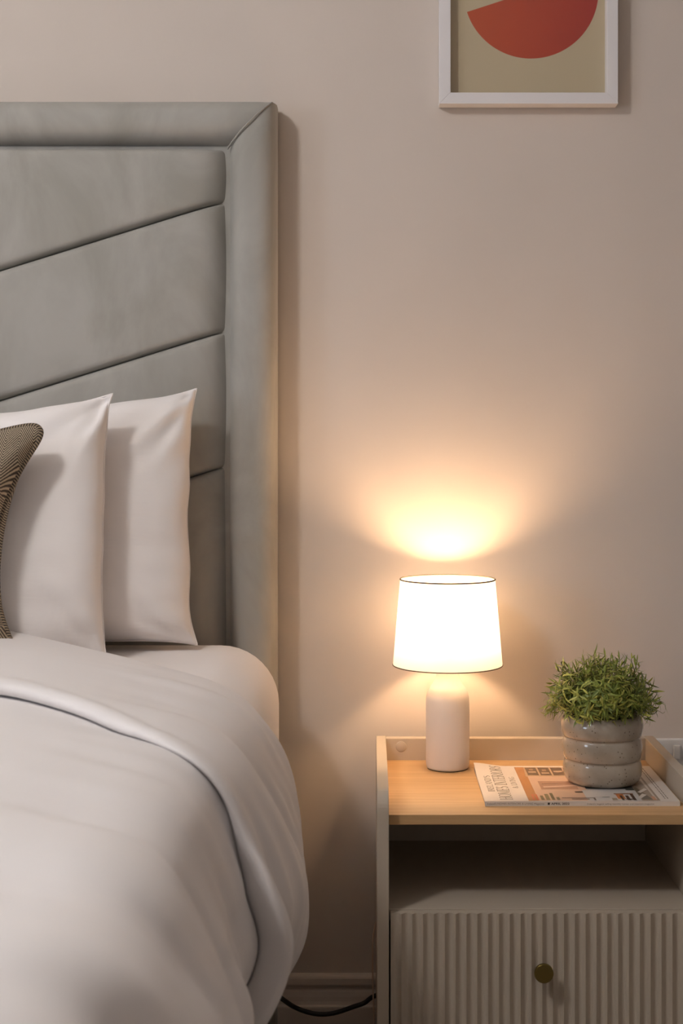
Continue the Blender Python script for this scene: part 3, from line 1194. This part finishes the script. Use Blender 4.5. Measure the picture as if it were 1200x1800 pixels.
cover_text("IRELAND'S", 0.0215, 0.062, 0.172, 0.0105, M['ink_grey'])
cover_text('HOMES INTERIORS', 0.0455, 0.010, 0.238, 0.0200, M['ink_grey'])
cover_text('& LIVING', 0.0620, 0.085, 0.165, 0.0090, M['ink_grey'])


def font_mesh(s, size, bold=0.0):
    cu_ = bpy.data.curves.new('txt', 'FONT')
    cu_.body = s
    cu_.size = size
    cu_.offset = bold
    to = bpy.data.objects.new('txt', cu_)
    C.objects.link(to)
    dg = bpy.context.evaluated_depsgraph_get()
    me = bpy.data.meshes.new_from_object(to.evaluated_get(dg))
    vs = [v.co.copy() for v in me.vertices]
    fs = [tuple(p.vertices) for p in me.polygons]
    bpy.data.objects.remove(to)
    bpy.data.curves.remove(cu_)
    bpy.data.meshes.remove(me)
    return vs, fs


def spine_text(s, a0, a1, h, z, mat, bold=0.0):
    vs, fs = font_mesh(s, 1.0, bold)
    x0 = min(v.x for v in vs)
    x1 = max(v.x for v in vs)
    k = (a1 - a0) / (x1 - x0)
    wv = [(MX + a0 + (v.x - x0) * k, MY - 0.00012, z + v.y * h / 0.72) for v in vs]
    return obj('lettering', wv, fs, mat, mag)


zb = TZ + 0.0022
spine_text("Ireland's HOMES INTERIORS & LIVING Magazine", 0.004, 0.094, 0.0030, zb, M['ink_grey'])
spine_text("APRIL 2022", 0.105, 0.134, 0.0032, zb, M['ink_black'], 0.02)
box('square_mark', MX + 0.0995, MX + 0.1028, MY - 0.0002, MY, zb - 0.0002, zb + 0.0032, M['ink_black'], mag)
spine_text("Ireland's biggest selling monthly homes and interiors magazine", 0.162, 0.268, 0.0026, zb, M['ink_grey'])
# lines of small print down the right margin of the cover
vs, fs = font_mesh('Fresh ideas for every room in the house and garden', 1.0)
vs, fs = [], []
random.seed(3)
for col_a in (0.288, 0.2925):
    b = 0.016
    while b < 0.22:
        w = random.uniform(0.004, 0.012)
        i0 = len(vs)
        vs += [mp(col_a, b, 0.0002), mp(col_a + 0.0016, b, 0.0002), mp(col_a + 0.0016, b + w, 0.0002), mp(col_a, b + w, 0.0002)]
        fs.append((i0, i0 + 1, i0 + 2, i0 + 3))
        b += w + 0.003
obj('small_print', vs, fs, M['ink_grey'], mag)

# ------------------------------------------------------------------ potted plant
PX, PY, PZ = 0.3895, -0.252, TZ + MT + 0.0006
plant = empty('potted_plant', (PX, PY, PZ), 'bushy green plant in a ribbed speckled stoneware pot', 'plant')
bul = [(0.0, 0.0435, 0.0605), (0.0, 0.0, 0.0)]
prof = [(0.0, 0.0), (0.0545, 0.0), (0.0575, 0.0015)]
H0 = [0.002, 0.040, 0.077, 0.1125]
for s in range(3):
    z0, z1 = H0[s], H0[s + 1]
    for i in range(13):
        t = i / 12
        bulge = math.sin(math.pi * t) ** 0.6
        rbase = 0.0615 + 0.0015 * s if not (s == 0 and t < 0.5) else 0.0580 + 0.0035 * (t / 0.5) ** 0.6
        if s == 2 and t > 0.5:
            rbase = 0.0645 - 0.0035 * ((t - 0.5) / 0.5) ** 2
        prof.append((rbase + 0.0046 * bulge, z0 + (z1 - z0) * t))
prof += [(0.0590, 0.1135), (0.0570, 0.1120), (0.0565, 0.100), (0.0, 0.0995)]
lathe('pot', [(r, PZ + z) for r, z in prof], PX, PY, M['stoneware'], plant, 80,
      wob=lambda a, z: 0.012 * math.sin(2 * a + 40 * z) + 0.008 * math.sin(3 * a + 1 + 25 * z))
lathe('soil', [(0.0, PZ + 0.1075), (0.03, PZ + 0.108), (0.0555, PZ + 0.105), (0.0555, PZ + 0.1005), (0.0, PZ + 0.1002)], PX, PY, M['soil'], plant, 40)

random.seed(21)
sv, sf, lv, lf = [], [], [], []


def leaf(p, d, up, length, width):
    d = d.normalized()
    sd = d.cross(up)
    if sd.length < 1e-4:
        sd = Vector((1, 0, 0))
    sd.normalize()
    nn = sd.cross(d).normalized()
    curl = random.uniform(-0.5, 0.9)
    i0 = len(lv)
    ws = (0.35, 0.9, 1.0, 0.7, 0.08)
    for k, wk in enumerate(ws):
        t = k / 4
        c = p + d * (length * t) + nn * (-curl * length * t * t)
        lv.append(c + sd * (width * wk / 2) + nn * width * 0.12 * wk)
        lv.append(c - sd * (width * wk / 2) + nn * width * 0.12 * wk)
    for k in range(4):
        q = i0 + 2 * k
        lf.append((q, q + 1, q + 3, q + 2))


for s in range(300):
    ph = random.uniform(0, 2 * math.pi)
    th = math.acos(1 - random.random() ** 0.85 * 1.05)          # polar angle from vertical
    r0 = 0.044 * math.sqrt(random.random())
    p = Vector((PX + r0 * math.cos(ph), PY + r0 * math.sin(ph), PZ + 0.106))
    dirv = Vector((math.sin(th) * math.cos(ph), math.sin(th) * math.sin(ph), max(math.cos(th), 0.04)))
    tgt = Vector((PX, PY, PZ + 0.118)) + Vector((dirv.x * 0.096, dirv.y * 0.088, dirv.z * 0.098)) * random.uniform(0.68, 1.08)
    tgt.z += -0.045 * max(0, math.sin(th) - 0.75) * random.random()
    mid = (p + tgt) / 2 + Vector((0, 0, 0.034 * math.sin(th))) + Vector((random.uniform(-1, 1), random.uniform(-1, 1), random.uniform(-1, 1))) * 0.006
    pts = []
    for k in range(9):
        t = k / 8
        pts.append(p * (1 - t) ** 2 + mid * 2 * t * (1 - t) + tgt * t * t)
    # stem ribbon (three-sided)
    i0 = len(sv)
    for k, q in enumerate(pts):
        for a in range(3):
            an = 2 * math.pi * a / 3
            sv.append(q + Vector((math.cos(an), math.sin(an), 0.3 * math.sin(an))) * 0.0006)
    for k in range(8):
        for a in range(3):
            b2 = (a + 1) % 3
            sf.append((i0 + k * 3 + a, i0 + k * 3 + b2, i0 + k * 3 + 3 + b2, i0 + k * 3 + 3 + a))
    nl = random.randint(11, 16)
    for i in range(nl):
        t = 0.30 + 0.70 * (i + 1) / nl
        k = min(int(t * 8), 7)
        f = t * 8 - k
        q = pts[k].lerp(pts[k + 1], min(f, 1))
        ax = (pts[k + 1] - pts[k]).normalized()
        rnd = Vector((random.gauss(0, 1), random.gauss(0, 1), random.gauss(0, 1)))
        pr = (rnd - ax * rnd.dot(ax)).normalized()
        d = ax * random.uniform(-0.1, 0.7) + pr * random.uniform(0.6, 1.0)
        leaf(q, d, ax + Vector((0, 0, 0.3)), random.uniform(0.013, 0.023), random.uniform(0.0024, 0.0036))
    leaf(pts[-1], pts[-1] - pts[-2], Vector((0.2, 0.1, 1)), 0.012, 0.0024)
obj('stems', sv, sf, M['stem'], plant, True, kind='stuff')
obj('foliage', lv, lf, M['leaf'], plant, False, kind='stuff', label='dense narrow green leaves')

# ------------------------------------------------------------------ framed print
FX0, FX1, FZ0 = 0.1272, 0.4543, 1.723
FH = 0.427
FW, FD = 0.0205, 0.033
FZ1 = FZ0 + FH
pf = empty('framed_print', ((FX0 + FX1) / 2, -0.01, FZ0), 'white framed abstract print with an orange red half disc', 'picture')


def frame_bar(poly):
    return prism('frame_bar', poly, 'y', -FD - 0.002, -0.002, M['frame'], pf, bev=0.0008)


frame_bar([(FX0, FZ0), (FX1, FZ0), (FX1 - FW, FZ0 + FW), (FX0 + FW, FZ0 + FW)])
frame_bar([(FX0, FZ1), (FX0 + FW, FZ1 - FW), (FX1 - FW, FZ1 - FW), (FX1, FZ1)])
frame_bar([(FX0, FZ0), (FX0 + FW, FZ0 + FW), (FX0 + FW, FZ1 - FW), (FX0, FZ1)])
frame_bar([(FX1, FZ0), (FX1, FZ1), (FX1 - FW, FZ1 - FW), (FX1 - FW, FZ0 + FW)])
pr = box('print', FX0 + FW - 0.002, FX1 - FW + 0.002, -0.012, -0.004, FZ0 + FW - 0.002, FZ1 - FW + 0.002, M['print'], pf)
kx = 2.628 / 2500
cx, cz, r = (933 - 650) * kx, CAMZ + (780 + 15.4) * kx, 118.4 * kx
a0 = math.atan2(-(23 + 15.4), -(112))
ta = math.radians(198.0)
pts = [(cx + r * math.cos(ta + math.pi * i / 64), -0.0122, cz + r * math.sin(ta + math.pi * i / 64)) for i in range(65)]
obj('half_disc', pts, [tuple(range(65))], M['ink'], pr, label='orange to red printed half disc')
box('glass_pane', FX0 + FW - 0.001, FX1 - FW + 0.001, -0.0160, -0.0145, FZ0 + FW - 0.001, FZ1 - FW + 0.001, M['glass'], pf)

# ------------------------------------------------------------------ wall socket, cables
so = empty('wall_socket', (0.576, -0.005, 0.511), 'white double wall socket behind the right side of the nightstand', 'socket')
box('plate', 0.503, 0.649, -0.009, 0.0, 0.468, 0.554, M['white_plastic'], so, bev=0.003, seg=3)
for x in (0.5605, 0.5785):
    box('rocker', x, x + 0.0125, -0.0135, -0.009, 0.517, 0.543, M['white_plastic'], so, bev=0.0015)
for x in (0.535, 0.617):
    for dx, dz, w, h in ((0, 0.010, 0.004, 0.009), (-0.011, -0.011, 0.007, 0.004), (0.011, -0.011, 0.007, 0.004)):
        box('pin_hole', x + dx - w / 2, x + dx + w / 2, -0.0093, -0.0085, 0.505 + dz - h / 2, 0.505 + dz + h / 2, M['slot'], so)

k = 2.59 / 2500
pts = [(-0.13, -0.80, 0.006), (-0.155, -0.60, 0.10), (-0.164, -0.40, 0.17), (-0.166, -0.22, 0.155), (-0.163, -0.13, 0.125), (-0.158, -0.085, 0.103)]
for x, y in ((515, 1769), (540, 1779), (565, 1783), (590, 1780), (620, 1770), (640, 1763), (657, 1758)):
    pts.append(((x - 650) * k, -0.050 + (0.018 if x > 640 else 0), CAMZ - (y - 780) * k))
pts += [(0.05, -0.031, 0.10), (0.16, -0.031, 0.14), (0.26, -0.031, 0.08), (0.30, -0.031, 0.006)]
tube('power_cable', catmull(pts, 120), 0.0043, M['black'], None, 10, label='black power cable sagging in front of the skirting board', cat='cable', base=(-0.05, -0.05, 0))
pts = [(0.030, -0.031, 0.30), (0.016, -0.033, 0.24), (0.0062, -0.036, 0.20), (0.0050, -0.040, 0.15), (0.0060, -0.046, 0.09), (0.0068, -0.052, 0.04), (0.004, -0.06, 0.003)]
tube('thin_cord', catmull(pts, 60), 0.0016, M['cream_cord'], None, 8, label='thin pale cord hanging down beside the nightstand', cat='cord', base=(0.006, -0.05, 0))
